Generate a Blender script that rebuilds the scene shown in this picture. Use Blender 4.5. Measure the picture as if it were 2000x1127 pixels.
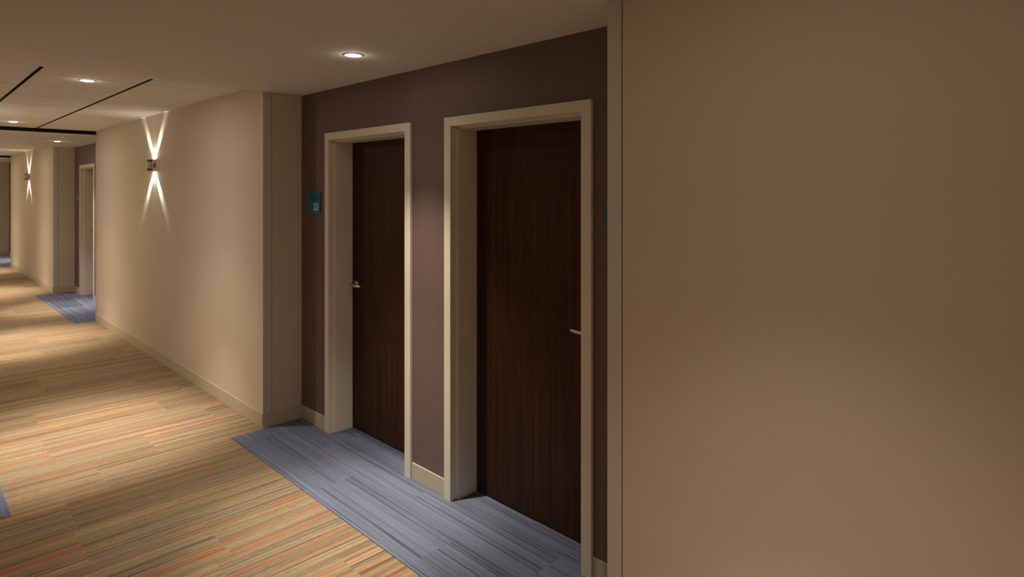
import bpy, bmesh, math, random
from mathutils import Vector, Matrix

S = bpy.context.scene
for o in list(bpy.data.objects):
    bpy.data.objects.remove(o)

# ------------------------------------------------------------------ camera
ANG = math.atan(1213 / 1216.5)
cam_d = bpy.data.cameras.new('camera')
cam_d.sensor_width = 36.0
cam_d.lens = 36.0 * 1216.5 / 2000
cam_d.shift_y = -(563.5 - 370.5) / 2000
cam_d.clip_start = 0.02
cam = bpy.data.objects.new('camera', cam_d)
S.collection.objects.link(cam)
cam.location = (0, 0, 1.70)
cam.rotation_euler = (math.pi / 2, 0, -ANG)
S.camera = cam

# ------------------------------------------------------------------ world, view
w = bpy.data.worlds.new('world')
S.world = w
w.use_nodes = True
w.node_tree.nodes['Background'].inputs[0].default_value = (1, 0.85, 0.7, 1)
w.node_tree.nodes['Background'].inputs[1].default_value = 0.0
S.view_settings.view_transform = 'Standard'
S.view_settings.look = 'None'
S.view_settings.gamma = 1
S.view_settings.use_curve_mapping = False
S.view_settings.exposure = 0.0
try:
    S.cycles.max_bounces = 10
    S.cycles.diffuse_bounces = 8
    S.cycles.sample_clamp_indirect = 4
except Exception:
    pass

# lamp powers (each lamp is made in its own builder below)
WARM = (1.0, 0.86, 0.71)
# corridor downlights: (power, full cone angle) of each layer of the beam, then the even glow of the lens
C_BEAM = [(385.0, 54), (78.0, 84), (24.0, 112)]
C_GLOW = 5.5
N_BEAM = [(320.0, 56), (64.0, 84), (5.0, 112)]      # the dimmer lamps behind the viewer
N_GLOW = 2.0
A_BEAM = [(240.0, 42), (155.0, 72), (6.0, 112)]      # recess lamps
A_GLOW = 0.7
P_SPILL = 0.3         # sideways spill of a downlight lens onto the ceiling
P_SCONCE = 70.0
P_SCONCE_GLOW = 0.7
P_SCONCE_FILL_GLOW = 4.0   # unseen left-wall sconces, added to brighten the right wall

# ------------------------------------------------------------------ sizes
PER = 8.13
XA = 1.88           # right wall face
XL = 0.03           # left wall face
XP = 2.17           # plum wall face in the alcoves
Y0, Y1 = 1.381, 4.40
HG = 2.40           # plaster ceiling
HT = 2.452          # tile ceiling
YEND = 25.0
YBACK = -3.9

# ------------------------------------------------------------------ helpers
def box(bm, x0, x1, y0, y1, z0, z1):
    vs = [bm.verts.new((x, y, z)) for x in (x0, x1) for y in (y0, y1) for z in (z0, z1)]
    for f in ((0, 1, 3, 2), (4, 6, 7, 5), (0, 4, 5, 1), (2, 3, 7, 6), (0, 2, 6, 4), (1, 5, 7, 3)):
        bm.faces.new([vs[i] for i in f])

def prism(bm, pts, axis_pts):
    """extrude closed polygon pts (list of 3D) by vector"""
    v = Vector(axis_pts)
    a = [bm.verts.new(p) for p in pts]
    b = [bm.verts.new(Vector(p) + v) for p in pts]
    n = len(pts)
    bm.faces.new(a)
    bm.faces.new(b[::-1])
    for i in range(n):
        bm.faces.new((a[i], b[i], b[(i + 1) % n], a[(i + 1) % n]))

def lathe(bm, prof, M=Matrix.Identity(4), n=32):
    rings = []
    for r, z in prof:
        if r < 1e-6:
            rings.append([bm.verts.new(M @ Vector((0, 0, z)))])
        else:
            rings.append([bm.verts.new(M @ Vector((r * math.cos(2 * math.pi * i / n), r * math.sin(2 * math.pi * i / n), z))) for i in range(n)])
    for a, b in zip(rings, rings[1:]):
        for i in range(n):
            j = (i + 1) % n
            if len(a) == 1 and len(b) == 1:
                continue
            if len(a) == 1:
                bm.faces.new((a[0], b[i], b[j]))
            elif len(b) == 1:
                bm.faces.new((a[i], b[0], a[j]))
            else:
                bm.faces.new((a[i], b[i], b[j], a[j]))

def finish(name, bm, m, parent=None, loc=(0, 0, 0), smooth=False, bevel=0, seg=2):
    bmesh.ops.recalc_face_normals(bm, faces=bm.faces)
    me = bpy.data.meshes.new(name)
    bm.to_mesh(me)
    bm.free()
    me.materials.append(m)
    if smooth:
        for p in me.polygons:
            p.use_smooth = True
        me.set_sharp_from_angle(angle=math.radians(40))
    o = bpy.data.objects.new(name, me)
    S.collection.objects.link(o)
    o.location = loc
    if parent:
        o.parent = parent
    if bevel:
        b = o.modifiers.new('bevel', 'BEVEL')
        b.width = bevel
        b.segments = seg
        b.limit_method = 'ANGLE'
    return o

def tag(o, label=None, cat=None, group=None, kind=None):
    if label: o['label'] = label
    if cat: o['category'] = cat
    if group: o['group'] = group
    if kind: o['kind'] = kind
    return o

def empty(name, loc):
    o = bpy.data.objects.new(name, None)
    o.empty_display_size = 0.1
    o.location = loc
    S.collection.objects.link(o)
    return o

def copy_tree(o, parent=None):
    c = o.copy()
    S.collection.objects.link(c)
    if parent:
        c.parent = parent
    for ch in list(o.children):
        copy_tree(ch, c)
    return c

# ------------------------------------------------------------------ materials
class NT:
    def __init__(s, name, rough=0.6, spec=0.3):
        s.m = bpy.data.materials.new(name)
        s.m.use_nodes = True
        s.t = s.m.node_tree
        s.b = s.t.nodes['Principled BSDF']
        s.b.inputs['Roughness'].default_value = rough
        s.b.inputs['Specular IOR Level'].default_value = spec
    def link(s, a, b):
        s.t.links.new(a, b)
    def put(s, sock, v):
        if isinstance(v, bpy.types.NodeSocket):
            s.link(v, sock)
        elif isinstance(v, (int, float)) or sock.type != 'RGBA':
            sock.default_value = v
        else:
            sock.default_value = tuple(v) + ((1,) if len(v) == 3 else ())
    def math(s, op, a, b=None, c=None, clamp=False):
        n = s.t.nodes.new('ShaderNodeMath')
        n.operation = op
        n.use_clamp = clamp
        for i, v in enumerate((a, b, c)):
            if v is not None:
                s.put(n.inputs[i], v)
        return n.outputs[0]
    def coords(s):
        n = s.t.nodes.new('ShaderNodeTexCoord')
        x = s.t.nodes.new('ShaderNodeSeparateXYZ')
        s.link(n.outputs['Object'], x.inputs[0])
        return x.outputs[0], x.outputs[1], x.outputs[2]
    def vec(s, a, b, c=0.0):
        n = s.t.nodes.new('ShaderNodeCombineXYZ')
        for i, v in enumerate((a, b, c)):
            s.put(n.inputs[i], v)
        return n.outputs[0]
    def white(s, v, dim='2D'):
        n = s.t.nodes.new('ShaderNodeTexWhiteNoise')
        n.noise_dimensions = dim
        if dim == '1D':
            s.put(n.inputs['W'], v)
        else:
            s.put(n.inputs['Vector'], v)
        return n.outputs['Value']
    def noise(s, v, scale=1.0, detail=2.0, rough=0.5):
        n = s.t.nodes.new('ShaderNodeTexNoise')
        s.put(n.inputs['Vector'], v)
        n.inputs['Scale'].default_value = scale
        n.inputs['Detail'].default_value = detail
        n.inputs['Roughness'].default_value = rough
        return n.outputs['Fac']
    def ramp(s, f, stops, mode='LINEAR'):
        n = s.t.nodes.new('ShaderNodeValToRGB')
        cr = n.color_ramp
        cr.interpolation = mode
        while len(cr.elements) < len(stops):
            cr.elements.new(0.5)
        for e, (p, c) in zip(cr.elements, stops):
            e.position = p
            e.color = tuple(c) + (1,)
        s.put(n.inputs[0], f)
        return n.outputs[0]
    def mix(s, f, a, b, mode='MIX'):
        n = s.t.nodes.new('ShaderNodeMix')
        n.data_type = 'RGBA'
        n.blend_type = mode
        s.put(n.inputs[0], f)
        s.put(n.inputs[6], a)
        s.put(n.inputs[7], b)
        return n.outputs[2]
    def gain(s, col, f):
        n = s.t.nodes.new('ShaderNodeVectorMath')
        n.operation = 'SCALE'
        s.put(n.inputs[0], col)
        s.put(n.inputs['Scale'], f)
        return n.outputs[0]
    def bump(s, h, strength=0.1, dist=0.002):
        n = s.t.nodes.new('ShaderNodeBump')
        n.inputs['Strength'].default_value = strength
        n.inputs['Distance'].default_value = dist
        s.put(n.inputs['Height'], h)
        s.link(n.outputs[0], s.b.inputs['Normal'])
    def color(s, c):
        s.put(s.b.inputs['Base Color'], c)

def paint(name, col, rough=0.7, spec=0.2, var=0.03, scale=90, bump=0.05, bdist=0.001):
    n = NT(name, rough, spec)
    x, y, z = n.coords()
    v = n.vec(x, y, z)
    a = n.noise(v, scale, 3)
    b = n.noise(v, 1.3, 2)
    g = n.math('ADD', n.math('MULTIPLY', n.math('SUBTRACT', a, 0.5), var * 2), 1.0)
    g = n.math('ADD', g, n.math('MULTIPLY', n.math('SUBTRACT', b, 0.5), var))
    n.color(n.gain(n.vec(*col), g))
    n.bump(a, bump, bdist)
    return n.m

def carpet(name, stripe_axis, plank_w, plank_l, stops, line, tint_dark, seed, rowvar, grain_amt, grid_off=(0, 0)):
    """planks with their long side along the stripes; stripe_axis = axis the lines run along"""
    n = NT(name, 0.95, 0.05)
    x, y, z = n.coords()
    along, across = (x, y) if stripe_axis == 'x' else (y, x)
    along = n.math('ADD', along, 40.0 + grid_off[0])
    across = n.math('ADD', across, 40.0 + grid_off[1])
    row = n.math('FLOOR', n.math('DIVIDE', across, plank_w))
    off = n.math('MULTIPLY', n.white(n.vec(row, seed)), plank_l)
    al2 = n.math('ADD', along, off)
    colm = n.math('FLOOR', n.math('DIVIDE', al2, plank_l))
    pid = n.white(n.vec(n.math('ADD', row, 0.5), n.math('ADD', colm, seed * 3.1)))
    pid2 = n.white(n.vec(n.math('ADD', colm, 7.5), n.math('ADD', row, seed * 1.7)))
    # stripes of the yarn, wobbling a hair so they are not ruled
    wob = n.math('MULTIPLY', n.math('SUBTRACT', n.noise(n.vec(n.math('MULTIPLY', along, 2.0), n.math('MULTIPLY', across, 8)), 1, 1), 0.5), 0.004)
    ac = n.math('ADD', across, wob)
    def lines(width, s2, soft):
        l = n.math('FLOOR', n.math('DIVIDE', ac, width))
        return n.white(n.vec(n.math('ADD', l, n.math('MULTIPLY', pid, 371.0)), s2))
    l1 = lines(line, 1.5, 0)
    l2 = lines(line * 2.6, 2.5, 0)
    l3 = lines(line * 0.45, 3.5, 0)
    # slow colour drift across the plank + line colour
    drift = n.noise(n.vec(n.math('MULTIPLY', along, 0.8), n.math('ADD', n.math('MULTIPLY', ac, 16.0), n.math('MULTIPLY', pid, 90.0))), 1, 2)
    base = n.ramp(drift, stops['base'])
    hea = n.noise(n.vec(n.math('MULTIPLY', along, 22.0), n.math('MULTIPLY', ac, 120.0)), 1, 3, 0.7)
    base = n.mix(n.math('MULTIPLY', n.ramp(hea, [(0.42, (0,) * 3), (0.66, (1,) * 3)]), stops['heather']), base, stops['heather_col'])
    acc = n.ramp(l1, stops['accent'], 'CONSTANT')
    acc_on = n.ramp(l1, stops['accent_on'], 'CONSTANT')
    brk = n.ramp(n.noise(n.vec(n.math('MULTIPLY', along, 2.2), n.math('MULTIPLY', ac, 60.0)), 1, 2), [(0.36, (0.25,) * 3), (0.58, (1,) * 3)])
    sp = n.noise(n.vec(n.math('MULTIPLY', x, 1), n.math('MULTIPLY', y, 1)), 170, 3, 0.8)
    yarn = n.math('MULTIPLY', n.ramp(sp, [(0.3, (0.45,) * 3), (0.62, (1,) * 3)]), 1.0)
    on = n.math('MULTIPLY', n.math('MULTIPLY', acc_on, brk), yarn)
    c = n.mix(on, base, acc)
    g = n.math('ADD', 1.0, n.math('MULTIPLY', n.math('SUBTRACT', l2, 0.5), stops['l2']))
    g = n.math('ADD', g, n.math('MULTIPLY', n.math('SUBTRACT', l3, 0.5), stops['l3']))
    g = n.math('ADD', g, n.math('MULTIPLY', n.math('SUBTRACT', sp, 0.5), grain_amt))
    g = n.math('MULTIPLY', g, n.math('ADD', 1.0, n.math('MULTIPLY', n.math('SUBTRACT', pid2, 0.5), rowvar)))
    # a plank now and then in the darker shade
    dk = n.math('GREATER_THAN', n.white(n.vec(n.math('ADD', colm, 3.3), n.math('ADD', row, seed + 9.1))), 1.0 - tint_dark)
    g = n.math('MULTIPLY', g, n.math('SUBTRACT', 1.0, n.math('MULTIPLY', dk, stops['dark'])))
    n.color(n.gain(c, g))
    n.bump(sp, 0.5, 0.003)
    return n.m

M_wall = paint('beige_wall_paint', (0.68, 0.61, 0.52), 0.75, 0.15, 0.02, 120, 0.05)
M_guard = paint('taupe_vinyl_guard', (0.66, 0.63, 0.61), 0.5, 0.3, 0.01, 200, 0.02)
M_base = paint('beige_vinyl_base', (0.57, 0.51, 0.39), 0.6, 0.2, 0.02, 60, 0.03)
M_ceil = paint('white_plaster', (0.80, 0.78, 0.74), 0.9, 0.1, 0.05, 110, 0.15, 0.002)
M_tile = paint('acoustic_ceiling_tile', (0.80, 0.78, 0.73), 0.9, 0.1, 0.05, 160, 0.2, 0.002)
M_black = paint('black_metal_reveal', (0.006, 0.005, 0.004), 0.6, 0.2, 0.02, 60, 0.02)
M_gap_shade = paint('guard_gap_shade', (0.20, 0.155, 0.11), 0.7, 0.1, 0.02, 60, 0.02)
M_slot = paint('dark_brown_slot', (0.030, 0.022, 0.016), 0.6, 0.2, 0.02, 60, 0.02)
M_frame = paint('tan_painted_metal_frame', (0.78, 0.73, 0.63), 0.42, 0.4, 0.01, 150, 0.02)
M_white = paint('white_painted_trim_ring', (0.75, 0.7, 0.62), 0.4, 0.4, 0.01, 150, 0.02)

def plum():
    n = NT('plum_woven_wallcovering', 0.55, 0.35)
    x, y, z = n.coords()
    a = n.noise(n.vec(n.math('MULTIPLY', y, 240), n.math('MULTIPLY', z, 60)), 1, 2)
    b = n.noise(n.vec(n.math('MULTIPLY', y, 60), n.math('MULTIPLY', z, 260)), 1, 2)
    d = n.noise(n.vec(n.math('MULTIPLY', n.math('ADD', y, z), 150), n.math('MULTIPLY', n.math('SUBTRACT', y, z), 30)), 1, 2)
    h = n.math('ADD', n.math('ADD', a, b), d)
    g = n.math('ADD', 1.0, n.math('MULTIPLY', n.math('SUBTRACT', h, 1.5), 0.30))
    n.color(n.gain(n.vec(0.160, 0.112, 0.103), g))
    n.bump(h, 0.25, 0.002)
    return n.m
M_plum = plum()

def wood():
    n = NT('dark_walnut_veneer', 0.55, 0.18)
    x, y, z = n.coords()
    leaf = n.math('FLOOR', n.math('DIVIDE', n.math('ADD', y, 3.03), 0.305))
    fig = n.white(n.vec(leaf, 4.2))
    yy = n.math('ADD', y, n.math('MULTIPLY', fig, 13.0))
    a = n.noise(n.vec(n.math('MULTIPLY', yy, 70), n.math('MULTIPLY', z, 1.1)), 1, 4, 0.6)
    b = n.noise(n.vec(n.math('MULTIPLY', yy, 320), n.math('MULTIPLY', z, 9)), 1, 2, 0.6)
    c = n.noise(n.vec(n.math('MULTIPLY', yy, 9), n.math('MULTIPLY', z, 0.5)), 1, 2)
    f = n.math('ADD', n.math('MULTIPLY', a, 0.6), n.math('MULTIPLY', b, 0.4))
    col = n.ramp(f, [(0.30, (0.013, 0.0052, 0.002)), (0.5, (0.044, 0.0180, 0.0085)), (0.70, (0.092, 0.041, 0.020))])
    g = n.math('ADD', 0.92, n.math('MULTIPLY', fig, 0.22))
    g = n.math('ADD', g, n.math('MULTIPLY', n.math('SUBTRACT', c, 0.5), 0.6))
    n.color(n.gain(col, g))
    n.bump(b, 0.12, 0.0008)
    return n.m
M_wood = wood()

def metal(name, col, rough):
    n = NT(name, rough, 0.5)
    n.b.inputs['Metallic'].default_value = 1.0
    x, y, z = n.coords()
    a = n.noise(n.vec(n.math('MULTIPLY', x, 400), n.math('MULTIPLY', y, 400), n.math('MULTIPLY', z, 30)), 1, 2)
    n.color(n.gain(n.vec(*col), n.math('ADD', 0.95, n.math('MULTIPLY', a, 0.1))))
    return n.m
M_nickel = metal('satin_nickel', (0.62, 0.56, 0.48), 0.35)
M_steel = metal('brushed_steel', (0.55, 0.52, 0.48), 0.30)
M_bronze = metal('dark_bronze_cap', (0.12, 0.09, 0.07), 0.4)

def sign_mat():
    n = NT('teal_sign_plastic', 0.35, 0.4)
    x, y, z = n.coords()
    a = n.noise(n.vec(n.math('MULTIPLY', y, 30), n.math('MULTIPLY', z, 30)), 1, 2)
    n.color(n.ramp(a, [(0.3, (0.014, 0.17, 0.31)), (0.7, (0.022, 0.22, 0.34))]))
    return n.m
M_sign = sign_mat()
M_signdark = paint('dark_blue_sign_band', (0.010, 0.10, 0.25), 0.35, 0.4, 0.02)
M_signpale = paint('pale_sign_lettering', (0.55, 0.62, 0.72), 0.4, 0.3, 0.02)

def lamp_mat(name, strength, col=(1, 0.93, 0.8)):
    n = NT(name)
    n.color((0.9, 0.85, 0.75))
    n.put(n.b.inputs['Emission Color'], col)
    n.b.inputs['Emission Strength'].default_value = strength
    return n.m
M_lens = lamp_mat('lit_downlight_lens', 8.0)
M_slens = lamp_mat('lit_sconce_lens', 6.0, (1, 0.92, 0.72))

T = (0.36, 0.235, 0.125)
ORANGE = dict(
    base=[(0.28, (0.245, 0.175, 0.115)), (0.40, (0.325, 0.243, 0.150)), (0.50, (0.395, 0.302, 0.185)), (0.60, (0.285, 0.218, 0.148)), (0.74, (0.355, 0.290, 0.172))],
    accent=[(0.0, (0.43, 0.085, 0.022)), (0.09, (0.085, 0.12, 0.15)), (0.18, (0.27, 0.23, 0.045)), (0.27, (0.055, 0.032, 0.022)), (0.35, (0.50, 0.38, 0.22)), (0.42, (0.42, 0.16, 0.05)), (0.50, (0.17, 0.18, 0.15)), (0.58, (0.40, 0.27, 0.14))],
    accent_on=[(0.0, (0.9,) * 3), (0.09, (0.75,) * 3), (0.18, (0.75,) * 3), (0.27, (0.75,) * 3), (0.35, (0.5,) * 3), (0.42, (0.6,) * 3), (0.50, (0.5,) * 3), (0.58, (0.0,) * 3)],
    l2=0.14, l3=0.16, dark=0.14, heather=0.6, heather_col=(0.19, 0.155, 0.105))
BLUE = dict(
    base=[(0.28, (0.112, 0.132, 0.196)), (0.45, (0.142, 0.168, 0.245)), (0.55, (0.160, 0.184, 0.258)), (0.72, (0.120, 0.145, 0.210))],
    accent=[(0.0, (0.04, 0.05, 0.075)), (0.12, (0.23, 0.25, 0.33)), (0.20, (0.06, 0.085, 0.14)), (0.28, (0.10, 0.10, 0.12)), (0.36, (0.2, 0.2, 0.2))],
    accent_on=[(0.0, (0.8,) * 3), (0.12, (0.4,) * 3), (0.20, (0.6,) * 3), (0.28, (0.45,) * 3), (0.36, (0.0,) * 3)],
    l2=0.12, l3=0.22, dark=0.35, heather=0.5, heather_col=(0.11, 0.13, 0.18))
M_orange = carpet('striped_orange_tan_carpet', 'x', 0.375, 1.0, ORANGE, 0.011, 0.25, 3.0, 0.14, 0.75, (0.04, 0.15))
M_blue = carpet('striped_slate_blue_carpet', 'y', 0.30, 0.95, BLUE, 0.009, 0.12, 5.0, 0.10, 0.45)

# ------------------------------------------------------------------ shell
bm = bmesh.new()
box(bm, -1.75, 2.75, YBACK - 0.1, YEND + 0.1, -0.1, 0.0)
tag(finish('floor', bm, M_orange), 'corridor floor of orange and tan striped carpet planks', 'floor', kind='structure')

ALC = [(Y0, Y1), (Y0 + PER, Y1 + PER - 0.03), (Y0 + 2 * PER, Y1 + 2 * PER)]
segs = [(YBACK, Y0), (Y1, ALC[1][0]), (ALC[1][1], ALC[2][0]), (ALC[2][1], YEND)]
seg_lab = ['blank beige wall filling the right side of the view beside the nearest door',
           'long beige wall with the nearer lit sconce, between the two recesses',
           'short beige wall in the distance with the farther lit sconce',
           'beige wall end at the far left beyond the last blue carpet']
for (a, b), lb in zip(segs, seg_lab):
    bm = bmesh.new()
    box(bm, XA, 2.75, a, b, 0, 2.55)
    o = tag(finish('wall_right', bm, M_wall), lb, 'wall', kind='structure')

bm = bmesh.new()
box(bm, -1.75, 2.75, YEND, YEND + 0.1, 0, 2.55)
tag(finish('wall_end', bm, M_wall), 'beige wall closing the far end of the corridor', 'wall', kind='structure')
bm = bmesh.new()
box(bm, -1.75, 2.75, YBACK - 0.1, YBACK, 0, 2.55)
tag(finish('wall_back', bm, M_wall), 'beige wall behind the viewer', 'wall', kind='structure')
# left side: open bay round the viewer, then the left wall with one recess
YL = 1.0
for (x0, x1, y0, y1), lb in zip([(-1.85, -1.75, YBACK - 0.1, YL + 0.1), (-1.75, XL, YL, 4.14), (-1.75, -0.26, 4.14, 7.17), (-1.75, XL, 7.17, YEND)],
        ['beige wall of the open bay left of the viewer', 'beige left corridor wall before the recess', 'beige back wall of the left recess', 'long beige left corridor wall past the recess']):
    bm = bmesh.new()
    box(bm, x0, x1, y0, y1, 0, 2.55)
    tag(finish('wall_left', bm, M_wall), lb, 'wall', kind='structure')

# ceilings
for i, (a, b) in enumerate(ALC):
    bm = bmesh.new()
    box(bm, -1.75, 2.75, a, b, HG, HG + 0.12)
    if i == 0:
        box(bm, -1.75, XL - 0.0, YBACK, a, HG, HG + 0.12)
    lb = ['smooth beige plaster ceiling over the nearest doors, holding one downlight',
          'lower plaster ceiling band over the second blue carpet', 'farthest lower plaster ceiling band'][i]
    tag(finish('ceiling', bm, M_ceil), lb, 'ceiling', kind='structure')
bm = bmesh.new()
box(bm, -1.75, XL, ALC[1][0] - 5.11, YEND, HG + 0.12, HG + 0.2)
box(bm, -1.75, 2.75, YBACK, YEND, HG + 0.12, HG + 0.2)
tag(finish('ceiling_deck', bm, M_black), 'dark deck above the ceiling tiles', 'ceiling', kind='structure')

zones = [(YBACK, Y0), (Y1, ALC[1][0]), (ALC[1][1], ALC[2][0]), (ALC[2][1], YEND)]
SL = [0.654, 1.258]
zlab = ['tiled ceiling behind the viewer', 'nearest panelled tile ceiling with two dark slots and two downlights',
        'second tile ceiling farther along the corridor', 'farthest tile ceiling']
ntrim = 0
for (a, b), lb in zip(zones, zlab):
    bm = bmesh.new()
    strips = [(XL, SL[0] - 0.009), (SL[0] + 0.009, SL[1] - 0.009), (SL[1] + 0.009, XA)]
    start = a
    if a == YBACK:
        start = Y0 - 0.03 - 0.61 * 9
    y = start
    first = True
    while y < b - 0.035:
        y2 = min(y + 0.61, b - 0.028)
        for s0, s1 in strips:
            ya, yb = max(y, a) + 0.008, y2 - 0.008
            if yb - ya > 0.01:
                box(bm, s0, s1, ya, yb, HT, HT + 0.02)
        y += 0.61
    o = tag(finish('ceiling_tiles', bm, M_tile, bevel=0.003, seg=1), lb, 'ceiling', kind='structure')
    # backing just above the tiles closes the hairline joints
    bm = bmesh.new()
    for s0, s1 in strips:
        box(bm, s0, s1, a, b - 0.028, HT + 0.006, HT + 0.03)
    finish('tile_backing', bm, paint('tile_edge_shadow', (0.42, 0.38, 0.33), 0.9, 0.1) if 'tile_edge_shadow' not in bpy.data.materials else bpy.data.materials['tile_edge_shadow'], o)
    # black metal channels of the slots and the far edge reveal
    ntrim += 1
    bm = bmesh.new()
    for sx in SL:
        box(bm, sx - 0.009, sx - 0.0075, a, b - 0.03, HT - 0.001, HT + 0.04)
        box(bm, sx + 0.0075, sx + 0.009, a, b - 0.03, HT - 0.001, HT + 0.04)
        box(bm, sx - 0.009, sx + 0.009, a, b - 0.03, HT + 0.03, HT + 0.04)
    tag(finish('trim_%d' % (ntrim + 10), bm, M_slot), 'pair of narrow dark slots running along the ' + lb.replace(' with two dark slots and two downlights', ''), 'trim', kind='structure')
    bm = bmesh.new()
    box(bm, XL, XA, b - 0.028, b - 0.024, HT - 0.001, HT + 0.06)
    box(bm, XL, XA, b - 0.004, b - 0.0005, HG + 0.008, HT + 0.06)
    tag(finish('trim_%d' % ntrim, bm, M_black), 'black edge reveal closing the ' + lb.replace(' with two dark slots and two downlights', ''), 'trim', kind='structure')

# alcove plum walls with door openings, blue carpet
OPW = 0.905
OPH = 2.045
doors = {0: [3.515, 2.183], 1: [11.54], 2: []}
plum_lab = ['dark plum wallcovered wall around the two nearest doors', 'narrow dark plum wall around the distant door', 'dark plum wall of the farthest recess']
for i, (a, b) in enumerate(ALC):
    bm = bmesh.new()
    cuts = sorted((c - OPW / 2 - 0.02, c + OPW / 2 + 0.02) for c in doors[i])
    y = a
    for c0, c1 in cuts:
        box(bm, XP, XP + 0.2, y, c0, 0, HG)
        box(bm, XP, XP + 0.2, c0, c1, OPH + 0.02, HG)
        y = c1
    box(bm, XP, XP + 0.2, y, b, 0, HG)
    tag(finish('wall_alcove', bm, M_plum), plum_lab[i], 'wall', kind='structure')
    # baseboards: plum wall pieces + the far return
    bm = bmesh.new()
    y = a
    for c0, c1 in [(c - 0.512, c + 0.512) for c in sorted(doors[i])] + [(b, b)]:
        if c0 - y > 0.02:
            box(bm, XP - 0.006, XP, y, c0, 0.0, 0.1)
        y = c1
    box(bm, XA + 0.002, XP, b - 0.008, b, 0, 0.1)
    tag(finish('baseboard_alcove', bm, M_base, bevel=0.0012),
        ['beige baseboard under the plum wall between the two nearest doors', 'beige baseboard in the second recess', 'beige baseboard in the farthest recess'][i], 'baseboard', kind='structure')
for k, ((a, b), lb) in enumerate(zip(segs, ['beige baseboard under the large blank wall', 'long beige baseboard under the nearer sconce wall', 'beige baseboard under the farther sconce wall', 'beige baseboard on the farthest wall'])):
    bm = bmesh.new()
    box(bm, XA - 0.006, XA, a, b, 0, 0.1)
    tag(finish('baseboard_right', bm, M_base, bevel=0.0012), lb, 'baseboard', kind='structure')
bm = bmesh.new()
box(bm, XL, XL + 0.01, YL, 4.14, 0, 0.1)
box(bm, XL, XL + 0.01, 7.16, YEND, 0, 0.1)
box(bm, -0.26, -0.25, 4.14, 7.16, 0, 0.1)
tag(finish('baseboard_left', bm, M_base, bevel=0.0012), 'beige baseboard along the left corridor wall', 'baseboard', kind='structure')

# blue carpet insets (3 mm thick, sitting on the floor slab)
def inset(x0, x1, y0, y1, lb, dd=()):
    bm = bmesh.new()
    box(bm, x0, x1, y0, y1, 0.0, 0.003)
    for c in dd:
        box(bm, x1, 2.375, c - OPW / 2 + 0.014, c + OPW / 2 - 0.014, 0.0, 0.003)
    return tag(finish('blue_carpet', bm, M_blue), lb, 'carpet', 'blue carpet insets along the corridor')
inset(1.648, XP - 0.007, Y0 - 0.03, 4.375, 'slate blue striped carpet inset in front of the two nearest doors', doors[0])
inset(1.648, XP - 0.007, ALC[1][0] - 0.02, ALC[1][1] - 0.01, 'slate blue carpet inset at the distant recess beyond the sconce wall', doors[1])
inset(1.648, XP - 0.007, ALC[2][0] - 0.02, ALC[2][1] - 0.01, 'farthest slate blue carpet inset, a sliver at the left edge')
inset(-0.248, 0.444, 4.142, 7.165, 'slate blue carpet corner at the lower left edge of the view')

# ------------------------------------------------------------------ doors
FX0 = -0.016       # frame face, local x relative to plum face
def jamb_profile_pts(sgn, half):
    """plan outline of one jamb: casing face + throat + stop, local (x, y)"""
    o = sgn * (half + 0.055)
    i = sgn * half
    s = sgn * (half - 0.013)
    return [(FX0, o), (FX0, i), (0.030, i), (0.030, s), (0.166, s), (0.166, i), (0.21, i), (0.21, sgn * (half + 0.018)), (0.004, sgn * (half + 0.018)), (0.0, sgn * (half + 0.018)), (0.0, o)]

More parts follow.
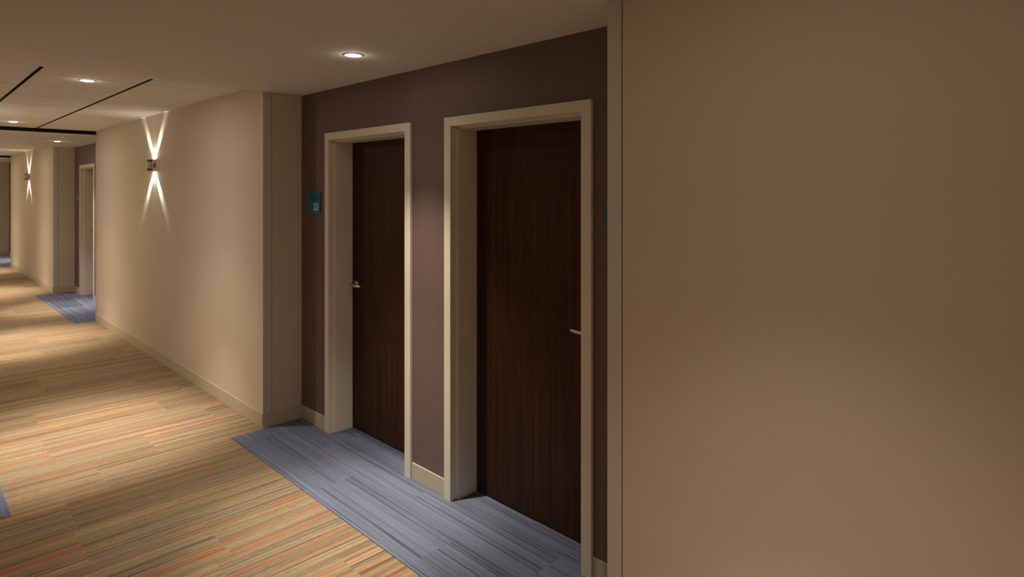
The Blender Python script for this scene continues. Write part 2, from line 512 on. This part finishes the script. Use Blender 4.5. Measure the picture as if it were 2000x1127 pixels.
def make_door(hand):
    """hand=+1: lever near the +y edge"""
    root = empty('door', (0, 0, 0))
    h = OPW / 2
    # frame: two jambs and a head sharing one stepped profile
    bm = bmesh.new()
    for s in (1, -1):
        pts = [(x, y, 0.0) for x, y in jamb_profile_pts(s, h)]
        prism(bm, pts, (0, 0, OPH))
    o, i, st, bk = OPH + 0.05, OPH, OPH - 0.013, OPH + 0.018
    head = [(FX0, o), (FX0, i), (0.030, i), (0.030, st), (0.166, st), (0.166, i), (0.21, i), (0.21, bk), (0.0, bk), (0.0, o)]
    prism(bm, [(x, -h, z) for x, z in head], (0, 2 * h, 0))
    for s in (1, -1):
        ya, yb = sorted((s * h, s * (h + 0.055)))
        box(bm, FX0, 0.0, ya, yb, OPH, OPH + 0.05)
    finish('door_frame', bm, M_frame, root, bevel=0.0015)
    bm = bmesh.new()
    box(bm, 0.168, 0.208, -h + 0.003, h - 0.003, 0.008, OPH - 0.003)
    leaf = finish('door_leaf', bm, M_wood, root, bevel=0.0015)
    # lever set
    yb = hand * (h - 0.063)
    z = 1.03
    X = Matrix.Translation((0.168, yb, z)) @ Matrix.Rotation(-math.pi / 2, 4, 'Y')
    bm = bmesh.new()
    lathe(bm, [(0, 0), (0.026, 0), (0.026, 0.005), (0.023, 0.009), (0.012, 0.010), (0, 0.010)], X)
    hd = finish('door_handle', bm, M_nickel, leaf, smooth=True)
    bm = bmesh.new()
    lathe(bm, [(0.010, 0.008), (0.0095, 0.046), (0.0105, 0.056), (0.006, 0.060), (0, 0.061)], X, 20)
    L = 0.118
    rings = []
    for k in range(9):
        t = k / 8
        r1 = 0.0095 - 0.0022 * t
        r2 = 0.0075 - 0.0025 * t
        if k == 8: r1 *= 0.45; r2 *= 0.45
        c = Vector((0.168 - 0.052 + 0.010 * t * t, yb - hand * L * t, z - 0.002 * math.sin(t * 3)))
        rings.append([bm.verts.new(c + Vector((r2 * math.cos(q * math.pi / 6), 0, r1 * math.sin(q * math.pi / 6)))) for q in range(12)])
    for r0, r1_ in zip(rings, rings[1:]):
        for q in range(12):
            bm.faces.new((r0[q], r0[(q + 1) % 12], r1_[(q + 1) % 12], r1_[q]))
    bm.faces.new(rings[0][::-1]); bm.faces.new(rings[-1])
    tag(finish('lever', bm, M_nickel, leaf, smooth=True), 'satin nickel lever')
    # card reader / lock escutcheon knob just above, as a small turn
    X2 = Matrix.Translation((0.168, yb + hand * 0.008, z + 0.062)) @ Matrix.Rotation(-math.pi / 2, 4, 'Y')
    return root

dl = {1: None, -1: None}
door_info = [(3.515, 1, 'left of the two nearest dark wood doors, handle at its left edge'),
             (2.183, -1, 'right of the two nearest dark wood doors, handle half hidden by the frame'),
             (11.54, 1, 'distant door in a tan frame, seen edge-on past the sconce wall')]
for k, (yc, hand, lb) in enumerate(door_info):
    if dl[hand] is None:
        dl[hand] = r = make_door(hand)
    else:
        r = copy_tree(dl[hand])
    r.name = 'door_%d' % (k + 1)
    r.location = (XP, yc, 0.0)
    tag(r, lb, 'door', 'dark wood doors in tan frames', 'structure')

# ------------------------------------------------------------------ room signs
def text_mesh(name, body, size, m, parent, loc):
    cu = bpy.data.curves.new(name, 'FONT')
    cu.body = body
    cu.size = size
    cu.extrude = 0.0008
    cu.offset = 0.0016
    cu.align_x = 'CENTER'
    to = bpy.data.objects.new('tmp', cu)
    S.collection.objects.link(to)
    dg = bpy.context.evaluated_depsgraph_get()
    dg.update()
    me = bpy.data.meshes.new_from_object(to.evaluated_get(dg))
    bpy.data.objects.remove(to)
    # face towards -x, reading direction along -y
    me.transform(Matrix(((0, 0, -1, 0), (-1, 0, 0, 0), (0, 1, 0, 0), (0, 0, 0, 1))))
    me.name = name
    me.materials.clear()
    me.materials.append(m)
    o = bpy.data.objects.new(name, me)
    S.collection.objects.link(o)
    o.parent = parent
    o.location = loc
    return o

def make_sign():
    root = empty('room_sign', (0, 0, 0))
    bm = bmesh.new()
    box(bm, -0.009, 0, -0.0925, 0.0925, 0, 0.152)
    finish('sign_plate', bm, M_sign, root, bevel=0.0025)
    bm = bmesh.new()
    box(bm, -0.0098, -0.0088, -0.078, 0.060, 0.088, 0.136)
    tag(finish('name_strip', bm, M_signdark, root), 'darker blue strip')
    tag(text_mesh('room_number', '23', 0.072, M_signpale, root, (-0.0096, -0.034, 0.024)), 'pale room number')
    return root
sg = make_sign()
s_info = [(4.195, 'teal room sign on the plum wall left of the nearest pair of doors'),
          (1.512, 'teal room sign mostly hidden behind the corner of the large blank wall'),
          (12.05 + 0.16, 'small distant teal room sign beside the distant door')]
for k, (yc, lb) in enumerate(s_info):
    r = sg if k == 0 else copy_tree(sg)
    r.location = (XP, yc, 1.529)
    tag(r, lb, 'sign', 'teal room signs')

# ------------------------------------------------------------------ corner guards
def guard(sgn):
    bm = bmesh.new()
    t, wd = 0.0025, 0.060
    # L in plan: local origin at the wall corner, wall lies on +x side; sgn=+1 wall extends to -y (near), alcove at +y
    if sgn > 0:
        pts = [(-t, -wd), (-t, t), (wd, t), (wd, 0), (0, 0), (0, -wd)]
    else:
        pts = [(-t, wd), (-t, -t), (wd, -t), (wd, 0), (0, 0), (0, wd)]
    prism(bm, [(x, y, 0.102) for x, y in pts], (0, 0, HG - 0.104))
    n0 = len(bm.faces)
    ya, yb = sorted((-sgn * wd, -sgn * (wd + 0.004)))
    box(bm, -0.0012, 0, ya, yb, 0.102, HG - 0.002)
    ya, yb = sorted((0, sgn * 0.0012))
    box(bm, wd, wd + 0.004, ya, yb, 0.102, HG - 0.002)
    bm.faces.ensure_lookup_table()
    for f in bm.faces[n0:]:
        f.material_index = 1            # dark strips along both edges, colour standing in for a shadow gap
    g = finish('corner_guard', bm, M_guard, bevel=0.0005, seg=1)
    g.data.materials.append(M_gap_shade)
    return g
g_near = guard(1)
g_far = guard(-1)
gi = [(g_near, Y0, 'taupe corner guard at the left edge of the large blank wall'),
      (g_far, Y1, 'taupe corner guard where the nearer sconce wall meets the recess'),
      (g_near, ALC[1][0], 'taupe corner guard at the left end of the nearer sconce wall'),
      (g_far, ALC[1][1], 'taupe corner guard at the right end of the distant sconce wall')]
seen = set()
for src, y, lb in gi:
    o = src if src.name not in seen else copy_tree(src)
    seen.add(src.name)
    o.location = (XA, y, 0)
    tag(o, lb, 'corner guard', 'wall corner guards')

# ------------------------------------------------------------------ downlights
def spot(name, parent, loc, power, angle, blend, rot=None, col=WARM, size=0.02):
    l = bpy.data.lights.new(name, 'SPOT')
    l.energy = power
    l.color = col
    l.spot_size = math.radians(angle)
    l.spot_blend = blend
    l.shadow_soft_size = size
    o = bpy.data.objects.new(name, l)
    S.collection.objects.link(o)
    o.parent = parent
    o.location = loc
    if rot is not None:
        o.rotation_euler = rot
    return o

def disc(name, parent, loc, power, size, rot=(0, 0, 0), col=WARM):
    l = bpy.data.lights.new(name, 'AREA')
    l.shape = 'DISK'
    l.size = size
    l.energy = power
    l.color = col
    o = bpy.data.objects.new(name, l)
    S.collection.objects.link(o)
    o.parent = parent
    o.location = loc
    o.rotation_euler = rot
    return o

def make_downlight(beams, pg):
    root = empty('downlight', (0, 0, 0))
    bm = bmesh.new()
    lathe(bm, [(0.040, 0.0), (0.0405, -0.003), (0.046, -0.0035), (0.050, 0.0)], n=40)
    finish('trim_ring', bm, M_white, root, smooth=True)
    bm = bmesh.new()
    lathe(bm, [(0.0405, 0.0005), (0.034, -0.0045), (0.020, -0.0075), (0.0, -0.0085)], n=40)
    finish('lens', bm, M_lens, root, smooth=True)
    for p, a in beams:
        spot('beam', root, (0, 0, -0.02), p, a, 1.0)
    disc('lens_glow', root, (0, 0, -0.012), pg, 0.07)
    l = bpy.data.lights.new('lens_spill', 'POINT')
    l.energy = P_SPILL
    l.color = WARM
    l.shadow_soft_size = 0.004
    o = bpy.data.objects.new('lens_spill', l)
    S.collection.objects.link(o)
    o.parent = root
    o.location = (0, 0, -0.016)
    return root
dc = make_downlight(C_BEAM, C_GLOW)
dn = make_downlight(N_BEAM, N_GLOW)
da = make_downlight(A_BEAM, A_GLOW)
XC = 0.956
di = [(dc, XC, 5.10, HT, 'nearest downlight in the tile ceiling'),
      (dc, XC, 8.76, HT, 'farther downlight in the nearest tile ceiling, by the black edge'),
      (dn, XC, 0.63, HT, 'downlight behind the viewer lighting the large blank wall'),
      (dn, XC, -3.03, HT, 'downlight at the back of the corridor behind the viewer'),
      (dc, XC, 5.10 + PER, HT, 'first downlight in the second tile ceiling'),
      (dc, XC, 8.76 + PER, HT, 'second downlight in the second tile ceiling'),
      (dc, XC, 5.10 + 2 * PER, HT, 'downlight in the farthest tile ceiling'),
      (da, 1.700, 2.872, HG, 'round downlight in the plaster ceiling in front of the nearest doors'),
      (da, 1.700, 2.872 + PER, HG, 'downlight in the plaster ceiling over the distant door'),
      (da, 1.700, 2.872 + 2 * PER, HG, 'downlight over the farthest blue carpet')]
used = set()
for src, x, y, z, lb in di:
    k = id(src)
    r = src if k not in used else copy_tree(src)
    used.add(k)
    r.location = (x, y, z)
    tag(r, lb, 'light', 'recessed ceiling downlights')

# ------------------------------------------------------------------ sconces
def make_sconce(glow):
    root = empty('wall_sconce', (0, 0, 0))
    RX = Matrix.Rotation(-math.pi / 2, 4, 'Y')       # +z -> -x, out of the wall
    bm = bmesh.new()
    lathe(bm, [(0, 0), (0.024, 0), (0.024, 0.006), (0.020, 0.010), (0, 0.010)], RX)
    tag(finish('wall_plate', bm, M_bronze, root, smooth=True), 'small dark round wall plate')
    bm = bmesh.new()
    lathe(bm, [(0.009, 0.008), (0.009, 0.026)], RX, 16)
    finish('stem', bm, M_steel, root, smooth=True)
    cx = -0.045
    T0 = Matrix.Translation((cx, 0, 0))
    bm = bmesh.new()
    lathe(bm, [(0, -0.034), (0.021, -0.034), (0.0225, -0.032), (0.0225, 0.032), (0.021, 0.034), (0, 0.034)], T0)
    finish('lamp_housing', bm, M_steel, root, smooth=True)
    for s in (1, -1):
        bm = bmesh.new()
        lathe(bm, [(0.0225, s * 0.034), (0.0245, s * 0.036), (0.0245, s * 0.053), (0.0215, s * 0.055), (0.0195, s * 0.050), (0.0195, s * 0.036)], T0)
        cap = tag(finish('end_cap', bm, M_bronze, root, smooth=True), 'dark bronze end ring')
        bm = bmesh.new()
        lathe(bm, [(0.0194, s * 0.048), (0.0, s * 0.049)], T0)
        finish('lens', bm, M_slens, cap, smooth=True)
    for s in (1, -1):
        disc('lens_glow', root, (cx, 0, s * 0.057), glow, 0.036, (0 if s < 0 else math.pi, 0, 0), (1.0, 0.88, 0.73))
        for t in (1, -1):
            d = Vector((0.34, t * 0.84, s * 1.0)).normalized()
            q = d.to_track_quat('-Z', 'Y').to_euler()
            spot('beam', root, (-0.042, t * 0.008, s * 0.058), P_SCONCE, 27, 1.0, q, (1.0, 0.92, 0.72), 0.004)
    return root
sc = make_sconce(P_SCONCE_GLOW)
sl = make_sconce(P_SCONCE_FILL_GLOW)
si = [(6.98, XA, 0, 'nearer steel wall sconce throwing crossed beams up and down the long beige wall'),
      (6.98 + PER - 0.09, XA, 0, 'farther small wall sconce on the distant beige wall'),
      (7.75, XL, 1, 'first added sconce on the left corridor wall, unseen, brightening the right wall'),
      (11.6, XL, 1, 'second added sconce on the left corridor wall, unseen, brightening the right wall'),
      (15.7, XL, 1, 'third added sconce on the left corridor wall, unseen, brightening the right wall')]
for k, (y, x, left, lb) in enumerate(si):
    r = sc if k == 0 else sl if k == 2 else copy_tree(sl if left else sc)
    r.location = (x, y, 1.945)
    if left:
        r.rotation_euler = (0, 0, math.pi)
    tag(r, lb, 'wall lamp', 'steel up-and-down wall sconces')
